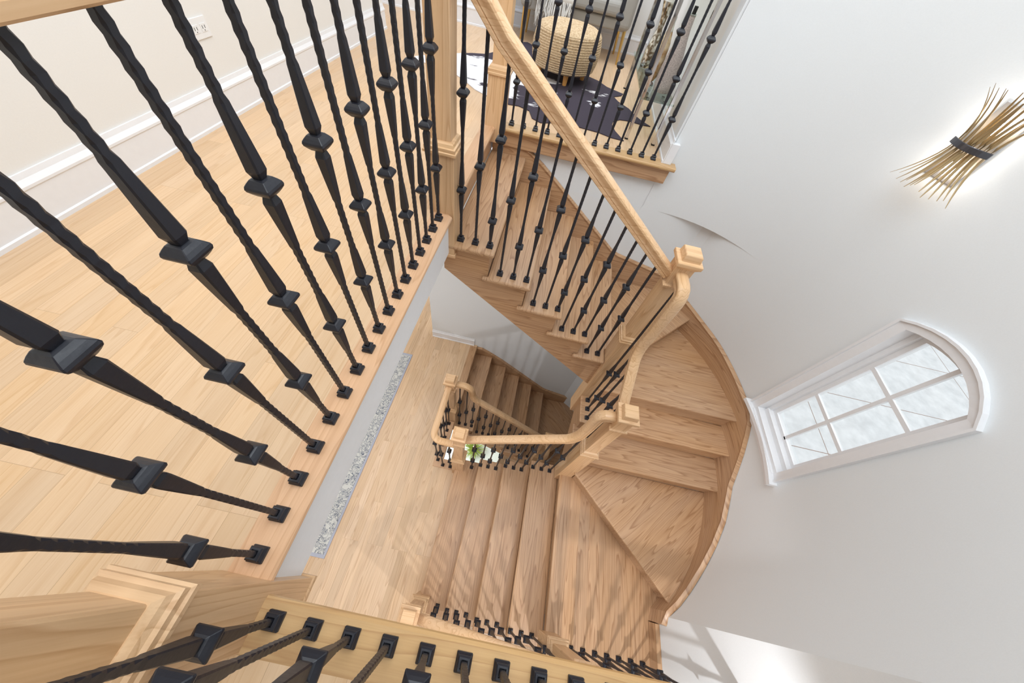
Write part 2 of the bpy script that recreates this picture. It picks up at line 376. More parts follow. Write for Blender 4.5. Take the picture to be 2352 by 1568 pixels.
lo = [(-5.5, -.517, -3.2, 5.4), (-.517, .73, -3.2, .905), (-.517, -.42, 2.57, 2.60), (.73, 1.62, -3.2, -.42)]
struct('floor_lower', slab(lo, F1-.03, F1), M['floor_low'], 'oak strip floor of the lower level')
lo2 = [(-5.5, -.465, -3.2, 5.4), (-.465, .73, -3.2, .895), (.73, 1.62, -3.2, -.43)]
struct('ceiling_lower', slab(lo2, F1-.28, F1-.031), M['ceil'], 'ceiling under the lower floor')
struct('trim_6', extr(nosing_profile(), (-.452+.035, .945, F1), (-.452+.035, 2.57, F1), (1, 0)), M['stY'], 'oak nosing at the head of the basement stairs')
struct('trim_7', MB().box(-.517, -.419, .9455, 1.40, F1+.0005, F1+.012).box(-.517, -.27, .845, .945, F1+.0005, F1+.012), M['nosY'], 'oak base strip under the guard rail of the lower opening')
struct('floor_basement', slab([(-5.5, 2.3, -3.2, 5.4)], F2-.03, F2), M['floor_low'], 'basement floor')

# ------------------------------------------------------------ walls
wl = MB().box(-1.92, -1.80, -3.0, 3.90, 0, 3.0)
struct('wall_left', wl, M['wall_cream'], 'cream hallway wall on the left')
bl = MB()
def base_prof(h=.165, t=.016):
    return [(0, 0), (t+.006, 0), (t+.006, .014), (t, .018), (t, h*.72), (t+.004, h*.75), (t+.004, h*.80), (t*.6, h*.9), (t*.4, h), (0, h)]
struct('baseboard_left', extr(base_prof(), (-1.80, -3.0, 0), (-1.80, 3.9, 0), (1, 0)), M['trim'], 'white moulded baseboard along the hallway wall')
struct('wall_hall_end', MB().box(-3.2, -.78, 4.70, 4.80, 0, 3.0).box(-.88, -.78, 4.80, 5.06, 0, 3.0), M['wall_cream'], 'wall at the far end of the hall')
struct('baseboard_hall_end', extr(base_prof(), (-3.2, 4.70, 0), (-.78, 4.70, 0), (0, -1)), M['trim'], 'white baseboard at the hall end')
struct('wall_sitting_back', MB().box(-.88, .95, 5.06, 5.18, 0, 3.0), M['wall_cream'], 'back wall of the sitting room')
struct('baseboard_sitting_back', extr(base_prof(), (-.78, 5.06, 0), (.77, 5.06, 0), (0, -1)), M['trim'], 'white baseboard on the sitting room back wall')
struct('wall_sitting_right', MB().box(.785, .90, 2.62, 5.1, 0, 3.0), M['wall_cream'], 'right wall of the sitting room')
struct('baseboard_sitting_right', extr(base_prof(.15), (.785, 2.50, 0), (.785, 5.06, 0), (-1, 0)), M['trim'], 'white baseboard on the right wall of the sitting room')
struct('wall_near', MB().box(-1.92, 1.9, -3.12, -3.0, 0, 3.0).box(-5.5, 1.9, -3.3, -3.2, F2, -.03), M['wall'], 'wall behind the near balcony')
struct('ceiling_upper', MB().box(-3.3, 2.4, -3.2, 5.3, 3.0, 3.1), M['ceil'], 'ceiling over the stairwell')
# curved wall with the window hole -------------------------------------------------
_p0, _p1, _p2 = Vector((.80, WY)), Vector((1.387, WY)), Vector(cpt(40))
up_path = [(.80, WY)]+[tuple((1-t)**2*Vector((.92, WY))+2*t*(1-t)*_p1+t*t*_p2) for t in [k/14 for k in range(14)]]
WA0, WA1 = math.degrees(math.asin((.875-CY)/CR)), math.degrees(math.asin((1.415-CY)/CR))
angs = []
a = 40.0
while a > WA1+1.5: angs.append(a); a -= 2.0
angs.append(WA1)
nw = 12
for i in range(1, nw+1): angs.append(WA1+(WA0-WA1)*i/nw)
a = WA0-2.2
while a > -46: angs.append(a); a -= 2.2
WX = 1.553
NZ0 = math.degrees(-math.acos((WX-CX)/CR))
angs = [q for q in angs if q > NZ0+.8]+[NZ0]
ZS = -1.10
def arch_z(y, top=.03, half=.27, rise=.075):
    d = (y-1.145)/half
    R = (half*half+rise*rise)/(2*rise)
    return top-R+math.sqrt(max(0, R*R-((y-1.145))**2))
def zcuts(y, inside):
    return None
wr = MB()
def vstrip(p, q, z0a, z1a, z0b=None, z1b=None, sm=True):
    z0b = z0a if z0b is None else z0b; z1b = z1a if z1b is None else z1b
    wr.add([(p[0], p[1], z0a), (q[0], q[1], z0b), (q[0], q[1], z1b), (p[0], p[1], z1a)], [(0, 1, 2, 3)], sm)
ZL = -.36
SM = 3.0
lowp = [(.92, WY), (1.33, WY), (1.40, 2.485), cpt(50), cpt(47), cpt(44), cpt(42)]
upp = up_path+[cpt(q) for q in angs]
lwp = [(-.2, WY)]+lowp+[cpt(q) for q in angs]
for p, q in zip(up_path[:], up_path[1:]+[cpt(angs[0])]): vstrip(p, q, ZL, SM)
ZX = -2.05
for p, q in zip(([(.2, WY)]+lowp), (lowp+[cpt(angs[0])])): vstrip(p, q, ZX, ZL)
_b = [cpt(a_) for a_ in (63.6, 60, 56, 52, 48, 44)]+[cpt(angs[0])]
for p, q in zip(_b, _b[1:]): vstrip(p, q, F2, ZX)
# soffit between the two
sof = up_path[1:]+[cpt(angs[0])]
low2 = lowp+[cpt(angs[0])]
sfm = MB().add([(x, y, ZL) for x, y in sof+low2[::-1][1:-1]], [tuple(range(len(sof)+len(low2)-2))])
struct('wall_right_ledge', sfm, M['wall'], 'thin curved drywall ledge in the stairwell wall')
for i in range(len(angs)-1):
    a0, a1 = angs[i], angs[i+1]; p, q = cpt(a0), cpt(a1)
    if a0 <= WA1+1e-6 and a1 >= WA0-1e-6:
        vstrip(p, q, F2, ZS); vstrip(p, q, arch_z(p[1]), SM, arch_z(q[1]), SM)
    else: vstrip(p, q, F2, SM)
vstrip(cpt(NZ0), (WX, -3.1), F2, SM, sm=False)
ow = struct('wall_right', wr, M['wall'], 'white curved stairwell wall wrapping around the turn of the stairs'); weld(ow, 14, False)
# straight back walls under the sitting room
bw = MB().vprism([(-.42, -.03), (.85, -.03), (.85, -1.60), (.74, -1.33), (-.42, -.42)], 'y', WY+.003, WY+.05)
struct('wall_back', bw, M['wall'], 'white wall between the sitting room floor and the stairs')
struct('wall_front_corner', MB().box(.785, 1.5, 2.535, 2.62, -.36, 3.0), M['wall'], 'white wall corner beside the sitting room')
struct('wall_lower_back', MB().box(-1.085, 2.0, 2.60, 2.72, F2, -.286), M['wall'], 'lower level back wall beside the basement stairs')
struct('baseboard_lower_back', extr(base_prof(.14), (-1.085, 2.60, F1), (-.465, 2.60, F1), (0, -1)), M['trim'], 'white baseboard at the lower back wall')
struct('wall_lower_left', MB().box(-5.6, -5.5, -3.2, 5.4, F2, -.3), M['wall'], 'far left wall of the lower level')
struct('wall_lower_far', MB().box(-5.5, -1.0, 5.4, 5.5, F2, -.3), M['wall'], 'far wall of the lower level')
struct('baseboard_corner', MB().box(.775, .83, 2.495, 2.53, 0, .13), M['trim'], 'white baseboard return at the wall corner', bevel=.003)

# ------------------------------------------------------------ window on the curved wall
def cyl_pt(y, z, r=CR):  # point on the curved wall at y
    return (CX+math.sqrt(r*r-(y-CY)**2), y, z)
win = bpy.data.objects.new('window_1', None); col.objects.link(win); win.location = (2.05, 1.145, -1.1); win['kind'] = 'structure'
win['label'] = 'white arched casement window in the curved wall'
def outline(hw, zt, rise, zb, n=10):
    pts = [(1.145-hw, zb)]
    R = (hw*hw+rise*rise)/(2*rise); zc = zt-R
    for i in range(n+1):
        y = -hw+2*hw*i/n; pts.append((1.145+y, zc+math.sqrt(R*R-y*y)))
    pts.append((1.145+hw, zb)); return pts
oO = outline(.312, .075, .112, ZS); oI = outline(.250, .018, .070, ZS)
mb = MB()
def casing_strip(o1, o2, r1, r2):
    n = len(o1)
    vs = [cyl_pt(y, z, r1) for y, z in o1]+[cyl_pt(y, z, r2) for y, z in o2]
    return vs, [(i, i+1, n+i+1, n+i) for i in range(n-1)]
oM = outline(.298, .062, .103, ZS)
for (A, ra, B_, rb) in ((oO, CR+.002, oO, CR-.030), (oO, CR-.030, oM, CR-.030), (oM, CR-.030, oM, CR-.020), (oM, CR-.020, oI, CR-.018), (oI, CR-.018, oI, CR+.02)):
    vs_, fs_ = casing_strip(A, B_, ra, rb); mb.add(vs_, fs_)
mb.build('casing', M['trim'], win)
# jamb liner from wall to sash, flat plane at XG
XG = 2.118
oJ = outline(.250, .018, .070, ZS+.0); n = len(oJ)
mb = MB(); mb.add([cyl_pt(y, z, CR+.02) for y, z in oJ]+[(XG+.05, y, z) for y, z in oJ], [(i, i+1, n+i+1, n+i) for i in range(n-1)])
oK = outline(.222, .0, .055, ZS+.05)
mb.add([(XG-.035, y, z) for y, z in oJ]+[(XG-.035, y, z) for y, z in oK], [(i, i+1, n+i+1, n+i) for i in range(n-1)])
mb.build('jamb', M['trim'], win)
oS = outline(.222, .0, .055, ZS+.06); oG = outline(.194, -.018, .042, ZS+.09)
mb = MB(); fs_ = [(i, (i+1) % n, n+(i+1) % n, n+i) for i in range(n)]
for a_, ra, b_, rb in ((oS, XG-.035, oS, XG-.012), (oS, XG-.012, oG, XG-.012), (oG, XG-.012, oG, XG+.02)):
    mb.add([(ra, y, z) for y, z in a_]+[(rb, y, z) for y, z in b_], fs_)
mb.build('sash_frame', M['trim'], win)
mb = MB(); mb.box(XG-.012, XG+.006, 1.145-.011, 1.145+.011, ZS+.08, -.012)
for z in (-.685, -.325): mb.box(XG-.0115, XG+.0055, 1.145-.2, 1.145+.2, z-.011, z+.011)
mb.build('muntins', M['trim'], win)
mb = MB(); mb.add([(XG, y, z) for y, z in oG], [tuple(range(n))]); mb.build('pane', M['pane'], win)
mb = MB()
# stool following the curve, and apron
for (y0, y1, d0, d1, z0, z1) in ((.815, 1.475, -.055, .02, ZS-.028, ZS), (.835, 1.455, -.02, .01, ZS-.085, ZS-.028)):
    k = 14; rg = []
    for i in range(k+1):
        y = y0+(y1-y0)*i/k
        a_ = cyl_pt(y, z0, CR+d0); b_ = cyl_pt(y, z0, CR+d1)
        rg.append([a_, b_, (b_[0], y, z1), (a_[0], y, z1)])
    mb.rings(rg)
mb.box(2.0, XG-.03, .895, 1.395, ZS-.02, ZS+.004).box(XG-.10, XG+.02, .895, 1.395, ZS-.01, ZS+.03).box(XG-.05, XG+.02, .91, 1.38, ZS+.0, ZS+.065)
mb.build('sill', M['trim'], win)
ex = MB().box(2.2, 26, -14, 18, -4.6, -4.5).build('ground', M['outside'], None, kind='structure', label='pale concrete ground outside the window')

# ------------------------------------------------------------ stairs
def line_int(p, d, q, e):
    det = d[0]*(-e[1])+d[1]*e[0]
    t = ((q[0]-p[0])*(-e[1])+(q[1]-p[1])*e[0])/det
    return (p[0]+d[0]*t, p[1]+d[1]*t)
def stair_builder(name, label, z0, dx=0.0, dy=0.0, full=True, wy=WY):
    """one whole turn of stairs, 15 treads, top level z0"""
    X = lambda x: x+dx
    Y = lambda y: y+dy
    root = thing(name, label, 'staircase', (X(.5), Y(1.4), z0+F1))
    N0, RUN = -.42, .2415
    nose = [N0+RUN*k for k in range(6)]
    lown = [.745-.2485*k for k in range(5)]
    ZT = [z0-RZ*k for k in range(17)]
    yb, yo = wy-.025, Y(1.3665)
    def tread(k, poly, mat, extra=None):
        mb = MB().prism(poly, ZT[k]-TH, ZT[k])
        mb.build('tread', mat, root, bevel=.011, seg=3)
    def riser(p, q, k, mat):
        """vertical board under tread edge p-q, from tread k level up to tread k-1 underside; p,q plan points"""
        p = Vector((p[0], p[1])); q = Vector((q[0], q[1])); d = (q-p).normalized(); nn = Vector((-d.y, d.x))*.018
        poly = [tuple(p), tuple(q), tuple(q+nn), tuple(p+nn)]
        MB().prism(poly, ZT[k], ZT[k-1]-TH).build('riser', mat, root)
    for k in range(1, 6):
        x0, x1 = X(nose[k-1]), X(nose[k])
        if k < 5: poly = [(x0-.058, yo), (x1, yo), (x1, yb), (x0-.026, yb), (x0-.026, Y(1.395)), (x0-.058, Y(1.395))]
        else: poly = [(x0-.058, yo), (X(.728), yo), (X(.728), Y(1.49)), (x1, Y(1.49)), (x1, yb), (x0-.026, yb), (x0-.026, Y(1.395)), (x0-.058, Y(1.395))]
        tread(k, poly, M['stY'])
        riser((x0-.028, Y(1.4155)), (x0-.028, yb if k > 1 else wy+.02), k, M['stY'])
    # winders; wall side follows the curved wall
    def wallp(a0, a1, n=8): return [(cpt(a0+(a1-a0)*i/n, CR-.02)) for i in range(n+1)]
    aT6 = math.degrees(math.atan2(2.222-CY, 1.63-CX)); c6 = cpt(aT6, CR-.02)
    def ang_at_y(y): return math.degrees(math.asin((y-CY)/(CR-.02)))
    riser((X(nose[5])-.028, Y(1.49)), (X(nose[5])-.028, yb), 6, M['stY'])
    tread(6, [(X(.76), Y(1.49)), (X(.855), Y(1.447)), c6]+wallp(aT6, 48, 3)+[(1.38, yb), (X(.76), yb)], M['stD'])
    off = .028
    riser((X(.84), Y(1.447)+off), (c6[0]-off, c6[1]), 7, M['stD'])
    a7 = ang_at_y(Y(1.36)); tread(7, [(X(.80), Y(1.36)), cpt(a7, CR-.02)]+wallp(a7, aT6+1.5, 8)+[(X(.82), Y(1.47))], M['stX'])
    riser((X(.80), Y(1.36)+off), (cpt(a7, CR-.02)[0], Y(1.36)+off), 8, M['stX'])
    a8 = ang_at_y(Y(1.122)); tread(8, [(X(.735), Y(1.122)), cpt(a8, CR-.02)]+wallp(a8, a7+1, 4)+[(X(.735), Y(1.42))], M['stX'])
    riser((X(.7835), Y(1.122)+off), (cpt(a8, CR-.02)[0], Y(1.122)+off), 9, M['stX'])
    a9 = ang_at_y(Y(.870)); tread(9, [(X(.735), Y(.870)), cpt(a9, CR-.02)]+wallp(a9, a8+1, 4)+[(X(.735), Y(1.18))], M['stX'])
    riser((X(.7835), Y(.870)+off), (cpt(a9, CR-.02)[0], Y(.870)+off), 10, M['stX'])
    p10 = (X(1.578), Y(.060)); a10 = math.degrees(math.atan2(p10[1]-CY, p10[0]-CX))
    tread(10, [(X(.83), Y(.802)), (p10[0]+.02, p10[1]-.02), cpt(a10, CR-.005)]+[q for q in wallp(a10+1, a9+1, 8)]+[(X(.83), Y(.905))], M['stD2'])
    riser((X(.83)+.03, Y(.802)+.012), (p10[0]+.075, p10[1]-.033), 11, M['stD2'])
    tread(11, [(X(.745), Y(-.40)), (X(1.55), Y(-.40)), (1.552, Y(-.09)), (1.60, .0), (1.67, Y(.10)), (X(.86), Y(.86)), (X(.745), Y(.86))], M['stP'])
    for j in range(1, 5):
        x0, x1 = X(lown[j]), X(lown[j-1])
        riser((x1+.028, Y(.915)), (x1+.028, Y(-.37)), 11+j, M['stY'])
        tread(11+j, [(x0, Y(-.402)), (x1+.058, Y(-.402)), (x1+.058, Y(-.372)), (x1+.026, Y(-.372)), (x1+.026, Y(.915)), (x1+.058, Y(.915)), (x1+.058, Y(.946)), (x0, Y(.946))], M['stY'])
    riser((X(lown[4])+.028, Y(.915)), (X(lown[4])+.028, Y(-.37)), 16, M['stY'])
    # open side stringers
    def saw(h0, cuts, zb):
        return None
    top = [(X(N0)-.03, ZT[1]-TH)]
    pts = []
    for k in range(1, 6):
        pts += [(X(nose[k-1])-.028, ZT[k]-TH), (X(nose[k])-.028 if k < 5 else X(.74), ZT[k]-TH)]
    zb = lambda x: z0-.752-.775*(x-dx)
    poly = [(X(-.47), zb(X(-.47))), (X(.74), zb(X(.74)))]+pts[::-1]+[(X(-.42), ZT[0]-.03), (X(-.47), ZT[0]-.03)]
    MB().vprism(poly, 'y', Y(1.397), Y(1.415)).build('stringer', M['stX'], root)
    poly = [(Y(.93), ZT[10]-.35), (Y(1.38), ZT[7]-.48), (Y(1.38), ZT[8]-TH), (Y(1.122)+.028, ZT[8]-TH), (Y(1.122)+.028, ZT[9]-TH), (Y(.93), ZT[9]-TH)]
    MB().vprism(poly, 'x', X(.765), X(.783)).build('stringer', M['stY'], root)
    for yy in (Y(.897), Y(-.37)):
        pts = []
        for j in range(1, 5): pts += [(X(lown[j-1])+.028, ZT[11+j]-TH), (X(lown[j])+.028, ZT[11+j]-TH)]
        poly = [(X(.775), max(z0+F1, ZT[11]-.42)), (X(.10), z0+F1+.001), (X(lown[4])+.028, z0+F1+.001)]+pts[::-1]+[(X(.773), ZT[11]-TH), (X(.775), ZT[11]-TH-.02)]
        MB().vprism(poly, 'y', yy, yy+.018).build('stringer', M['stX'], root)
    # soffit under the straight upper run
    poly = [(X(-.40), zb(X(-.42))+.01), (X(.74), zb(X(.74))+.01), (X(.74), zb(X(.74))+.05), (X(-.40), zb(X(-.42))+.05)]
    MB().vprism(poly, 'y', Y(1.416), wy).build('soffit', M['ceil'], root, label='white drywall underside')
    # wall side skirt
    path = []   # x, y, ztop, zbot, nx, ny
    zt = lambda x: z0-.186-.767*(x-dx+.18)+.035
    for x, z in ((-.44, -.029), (-.345, -.029), (-.24, -.085), (-.15, -.141), (-.04, -.211), (.068, -.291), (.40, -.544), (.73, -.795)): path.append((X(x), wy-.001, z0+z, z0+z-.42))
    for x, z in ((.80, -.827), (1.0, -.868), (1.16, -.90), (1.36, -.945)): path.append((X(x), wy-.001, z0+z, z0+z-.42))
    for a_, z in ((50, -.985), (46, -1.01), (42, -1.035), (38, -1.055), (34, -1.068), (30, -1.081), (26, -1.098), (22, -1.115), (18.5, -1.128), (13, -1.146), (9, -1.155), (6.5, -1.185), (3, -1.262), (-1, -1.354), (-5, -1.448), (-8.9, -1.532), (-12, -1.558), (-18.5, -1.601), (-25, -1.66), (-31.5, -1.712), (-38, -1.745), (-42.5, -1.762), (-45.4, -1.79)):
        q = cpt(a_, CR-.002); path.append((q[0], q[1], z0+z, z0+z-(.42 if a_ > -38 else .33)))
    path.append((WX-.003, -.09, z0-1.835, z0-2.08))
    rg = []; cap = []
    for i, (x, y, z1, zb_) in enumerate(path):
        a_ = path[max(0, i-1)]; b_ = path[min(len(path)-1, i+1)]
        t = Vector((b_[0]-a_[0], b_[1]-a_[1])).normalized(); nn = Vector((t.y, -t.x))
        I = lambda d, z: (x+nn.x*d, y+nn.y*d, z)
        rg.append([I(0, zb_), I(.026, zb_), I(.026, z1-.018), I(.031, z1-.016), I(.033, z1-.006), I(.020, z1), I(.008, z1+.003), I(0, z1+.003)])
    so = MB().rings(rg, smooth=False).build('wall_stringer', M['stU'], root, label='curved oak skirt board against the wall')
    set_uv(so, [(p_[0], p_[1]) for p_ in path], root.location); weld(so, 25)
    if full:
        MB().box(WX-.034, WX-.001, -.45, -.0905, ZT[11]-.2, ZT[11]+.11).build('skirt_board', M['stY'], root)
    return root, nose, lown, ZT

root1, nose, lown, ZT = stair_builder('staircase', 'large oak winder staircase curving down from the upper floor to the lower floor', 0.0)
root2, nose2, lown2, ZT2 = stair_builder('staircase', 'darker oak basement staircase going down from the lower floor under the upper stairs', F1, dx=.006, dy=.037, full=False, wy=2.60)

# ------------------------------------------------------------ balusters
shaft_cache = {}
def shaft_mesh(length, knuckles):
    key = (round(length, 3), tuple(round(k, 3) for k in knuckles))
    if key in shaft_cache: return shaft_cache[key]
    step = .0095; n = int(length/step); rg = []
    def width(z):
        h = .0063
        for kz in knuckles:
            d = abs(z-kz)
            if d < .013: return .0058, 1
            if d < .028: return .0058+(.0118-.0058)*((d-.013)/.015)**.7, 1
            if d < .135:
                f = 1-(d-.028)/.107
                h = max(h, .0063+.0056*f**.85)
                if f > .12: return h, 1
        return h, 0
    for i in range(n+1):
        z = length*i/n; h, smo = width(z)
        if smo: c1 = c2 = h*.22; hx = hy = h
        else:
            ph = i % 2
            c1, c2 = (h*.52, h*.16) if ph else (h*.16, h*.46)
            hx, hy = (h*1.03, h*.985) if ph else (h*.985, h*1.03)
        rg.append([(-hx+c1, -hy, z), (hx-c2, -hy, z), (hx, -hy+c2, z), (hx, hy-c1, z), (hx-c1, hy, z), (-hx+c2, hy, z), (-hx, hy-c2, z), (-hx, -hy+c1, z)])
    mb = MB().rings(rg)
    me = bpy.data.meshes.new('baluster'); me.from_pydata(mb.v, [], mb.f); me.materials.append(M['iron']); me.update()
    shaft_cache[key] = me; return me
def small_mesh(name, mb, bev=None):
    me = bpy.data.meshes.new(name); me.from_pydata(mb.v, [], mb.f); me.polygons.foreach_set('use_smooth', mb.sm); me.materials.append(M['iron']); me.update(); return me
def rsq(z, h, c):   # rounded square ring
    return [(-h+c, -h, z), (h-c, -h, z), (h, -h+c, z), (h, h-c, z), (h-c, h, z), (-h+c, h, z), (-h, h-c, z), (-h, -h+c, z)]
kn = MB().rings([rsq(z, h, h*.07) for z, h in ((-.0155, .0085), (-.014, .0125), (-.009, .0170), (-.004, .0208), (0, .0218), (.004, .0208), (.009, .0170), (.014, .0125), (.0155, .0085))])
KN = small_mesh('knuckle', kn)
sh = MB().rings([rsq(z, h, h*.08) for z, h in ((0, .0178), (.008, .0178), (.0095, .0165), (.013, .0145), (.016, .0122), (.0185, .0125), (.021, .0145), (.024, .0145), (.0275, .0115), (.0275, .008), (.020, .0075))], cap=True)
SH = small_mesh('base_shoe', sh)
def baluster(parent, x, y, z, length, knuckles, rz=0):
    o = bpy.data.objects.new('baluster', shaft_mesh(length, knuckles)); col.objects.link(o); o.parent = parent
    o.location = Vector((x, y, z))-parent.location; o.rotation_euler = (0, 0, rz)
    s = bpy.data.objects.new('base_shoe', SH); col.objects.link(s); s.parent = o
    for k in knuckles:
        q = bpy.data.objects.new('knuckle', KN); col.objects.link(q); q.parent = o; q.location = (0, 0, k)
    return o
SG, DB = (.447,), (.25, .64)
_h = [(0, 0), (.021, 0), (.0245, .003), (.0245, .013), (.0215, .0145), (.0215, .0175), (.0245, .019), (.0235, .025), (.0255, .032), (.0305, .040), (.0320, .047), (.0300, .054), (.0235, .0595), (.012, .0635)]
RP = _h[1:]+[(0, .0645)]+[(-a_, b_) for a_, b_ in _h[:0:-1]]
RH = .875     # underside of level rails above the floor
def bez(p0, p1, p2, n=8):
    P = [Vector(p) for p in (p0, p1, p2)]
    return [tuple((1-t)**2*P[0]+2*t*(1-t)*P[1]+t*t*P[2]) for t in [i/n for i in range(n+1)]]

# ------------------------------------------------------------ newel posts
def newel(label, cx, cy, zb, ztop, bottom_lip=False, loc_z=None):
    r = thing('newel_post', label, 'newel post', (cx, cy, zb if loc_z is None else loc_z), 'square oak newel posts')
    zc = ztop-.735
    mb = MB().sqstack(cx, cy, [(zb, .0625), (zc, .0625)])
    mb.build('base', M['oakZ'], r, bevel=.003)
    if bottom_lip: MB().sqstack(cx, cy, [(zb-.012, .060), (zb-.008, .067), (zb+.008, .067), (zb+.010, .0630)]).build('base_moulding', M['oakX'], r)
    MB().sqstack(cx, cy, [(zc-.004, .0635), (zc, .072), (zc+.010, .072), (zc+.013, .067), (zc+.026, .067), (zc+.029, .060), (zc+.040, .056), (zc+.048, .047)]).build('collar', M['oakX'], r)
    MB().sqstack(cx, cy, [(zc+.04, .045), (ztop-.205, .045)]).build('shaft', M['oakZ'], r, bevel=.004)
    MB().sqstack(cx, cy, [(ztop-.215, .0455), (ztop-.212, .056), (ztop-.198, .058), (ztop-.194, .048), (ztop-.19, .046), (ztop-.075, .046)]).build('neck', M['oakZ'], r)
    MB().sqstack(cx, cy, [(ztop-.082, .047), (ztop-.07, .056), (ztop-.062, .063), (ztop-.044, .064), (ztop-.040, .062), (ztop-.038, .046), (ztop-.004, .0425), (ztop, .0395)]).build('cap', M['oakX'], r)
    return r
newel('oak newel post at the head of the stairs, joining the balcony and stair railings', -.463, 1.431, -.26, 1.02, True, 0.0)
newel('oak newel post cut off at the bottom left corner where two balcony railings meet', -.463, -.172, -.26, 1.02, True, 0.0)
newel('oak newel post at the left end of the sitting room railing', -.43, 2.49, -.10, 1.02, False, 0.0)
newel('tall oak newel post at the first turn of the stairs, near the curved wall', .7925, 1.431, -1.82, .08, False, ZT[6])
newel('oak newel post at the second turn, below the tall turn post', .7925, .881, ZT[11]-.16, -.65, False, ZT[11])
newel('oak newel post at the foot of the stairs beside the lower opening', -.2175, .881, F1, -1.716)
newel('oak newel post at the foot of the stairs, just above the near balcony edge', -.2175, -.336, F1, -1.74)
newel('oak newel post on the wide lower tread, mostly hidden by the near balcony edge', .755, -.336, ZT[11], -1.0)
newel('small oak newel post at the head of the basement stairs', -.472, 1.468, F1-.26, -1.93, False, F1)
newel('oak newel post at the turn of the basement stairs', .7985, 1.468, F1-1.82, F1+.08, False, F1+ZT[6])
newel('oak newel post at the second turn of the basement stairs', .7985, .918, F1+ZT[11]-.16, F1-.65, False, F1+ZT[11])

# ------------------------------------------------------------ railings
def railing(label, loc, group=None): return thing('stair_railing', label, 'railing', loc, group)
# 1 left balcony
r = railing('black iron balcony railing along the left floor edge, nearest to the camera', (-.463, .6, 0))
MB().sweep([(-.463, -.108, RH), (-.463, .6, RH), (-.463, 1.368, RH)], RP, side=(1, 0, 0)).build('handrail', M['oakY'], r, label='oak handrail', sharp=26)
lb = [-.067+.0865*i for i in range(17)]
for i, y in enumerate(lb): baluster(r, -.463, y, 0, RH+.003, DB if i % 2 == 0 else SG)
# 2 near balcony
r = railing('black iron balcony railing along the bottom of the picture on the oak nosing', (.6, -.172, 0))
MB().sweep([(-.40, -.172, RH), (.5, -.172, RH), (1.555, -.172, RH)], RP, side=(0, -1, 0)).build('handrail', M['oakX'], r, label='oak handrail', sharp=26)
for i in range(22): baluster(r, -.360+.0853*i, -.172, 0, RH+.003, DB if i % 2 == 0 else SG)
# 3 sitting room
r = railing('black iron railing in front of the sitting room', (.2, 2.522, 0))
MB().sweep([(-.367, 2.522, RH), (.2, 2.522, RH), (.785, 2.522, RH)], RP, side=(0, -1, 0)).build('handrail', M['oakX'], r, label='oak handrail', sharp=26)
for i in range(13): baluster(r, .704-.0855*i, 2.522, 0, RH+.003, DB if i % 2 == 0 else SG)
# 4 upper flight
def posk(pos, dbl): return {0: ((.295, .687), (.487,)), 1: ((.234, .622), (.427,)), 2: ((.166, .556), (.362,))}[pos][0 if dbl else 1]
def flight_rail(label, z0, dx, dy, ybal, lead_x, goose=True, n_last=2, matr='oakX'):
    zu = lambda x: z0+.457-.767*(x-dx)
    r = railing(label, (dx+.1, ybal, z0-.6))
    zt_ = z0+RH+.02
    if not goose:
        p = bez((lead_x, ybal, zu(lead_x)+.035), (lead_x+.03, ybal, zu(lead_x+.03)+.03), (lead_x+.14, ybal, zu(lead_x+.14)), 6); sx = 0
    else: p = [(lead_x, ybal, zt_), (lead_x+.05, ybal, zt_)]
    if goose: p += bez((lead_x+.06, ybal, zt_), (lead_x+.125, ybal, zt_), (lead_x+.135, ybal, zt_-.08), 6)
    sx = lead_x+.19
    if goose: p += bez((lead_x+.138, ybal, zt_-.10), (lead_x+.145, ybal, zu(sx)+.045), (sx+.02, ybal, zu(sx+.02)), 6)
    p += [(dx+.25, ybal, zu(dx+.25)), (dx+.73, ybal, zu(dx+.73))]
    MB().sweep(p, RP, side=(0, -1, 0)).build('handrail', M[matr], r, label='oak handrail', sharp=26)
    i = 0
    xs = [-.381, -.299, -.217]
    for k in range(1, 6):
        for pos in range(3):
            if k == 5 and pos >= n_last: continue
            x = dx+xs[pos]+.2425*(k-1); z = z0-RZ*k
            rail_z = zu(x)
            if goose and x < lead_x+.16: rail_z = min(zt_, zu(lead_x+.19)+.08+1.0*max(0, lead_x+.15-x)) if x > lead_x+.12 else zt_
            baluster(r, x, ybal, z, rail_z-z+.012, posk(pos, i % 2 == 0)); i += 1
    return r
flight_rail('black iron railing with oak handrail down the upper straight flight', 0.0, 0.0, 0.0, 1.431, -.40, goose=False)
flight_rail('small black iron railing down the basement stairs', F1, .006, .037, 1.470, -.409)
# 5 short railing between turn posts
def turn_rail(label, z0, dx, dy):
    x = .7925+dx
    r = railing(label, (x, 1.15+dy, z0+ZT[8]))
    zu = lambda y: z0-.705+.79*(y-dy-1.12)
    Yp = lambda y: y+dy
    p = [(x, Yp(1.385), z0-.085), (x, Yp(1.32), z0-.085)]+bez((x, Yp(1.315), z0-.085), (x, Yp(1.292), z0-.085), (x, Yp(1.290), z0-.12), 4)
    p += [(x, Yp(1.285), z0-.30)]+bez((x, Yp(1.280), z0-.46), (x, Yp(1.278), zu(Yp(1.278))+.015), (x, Yp(1.22), zu(Yp(1.22))), 5)+[(x, Yp(1.08), zu(Yp(1.08))), (x, Yp(.93), zu(Yp(.93)))]
    MB().sweep(p, RP, side=(-1, 0, 0)).build('handrail', M['oakY'], r, label='oak handrail', sharp=26)
    i = 1
    for y, k, pos in ((1.332, 8, 0), (1.249, 8, 1), (1.167, 8, 2), (1.062, 9, 0), (.985, 9, 1)):
        z = z0-RZ*k; top = zu(Yp(y)) if y < 1.2 else (z0-.5 if y < 1.27 else z0-.06)
        baluster(r, x, Yp(y), z, top-z+.01, posk(pos, i % 2 == 0)); i += 1
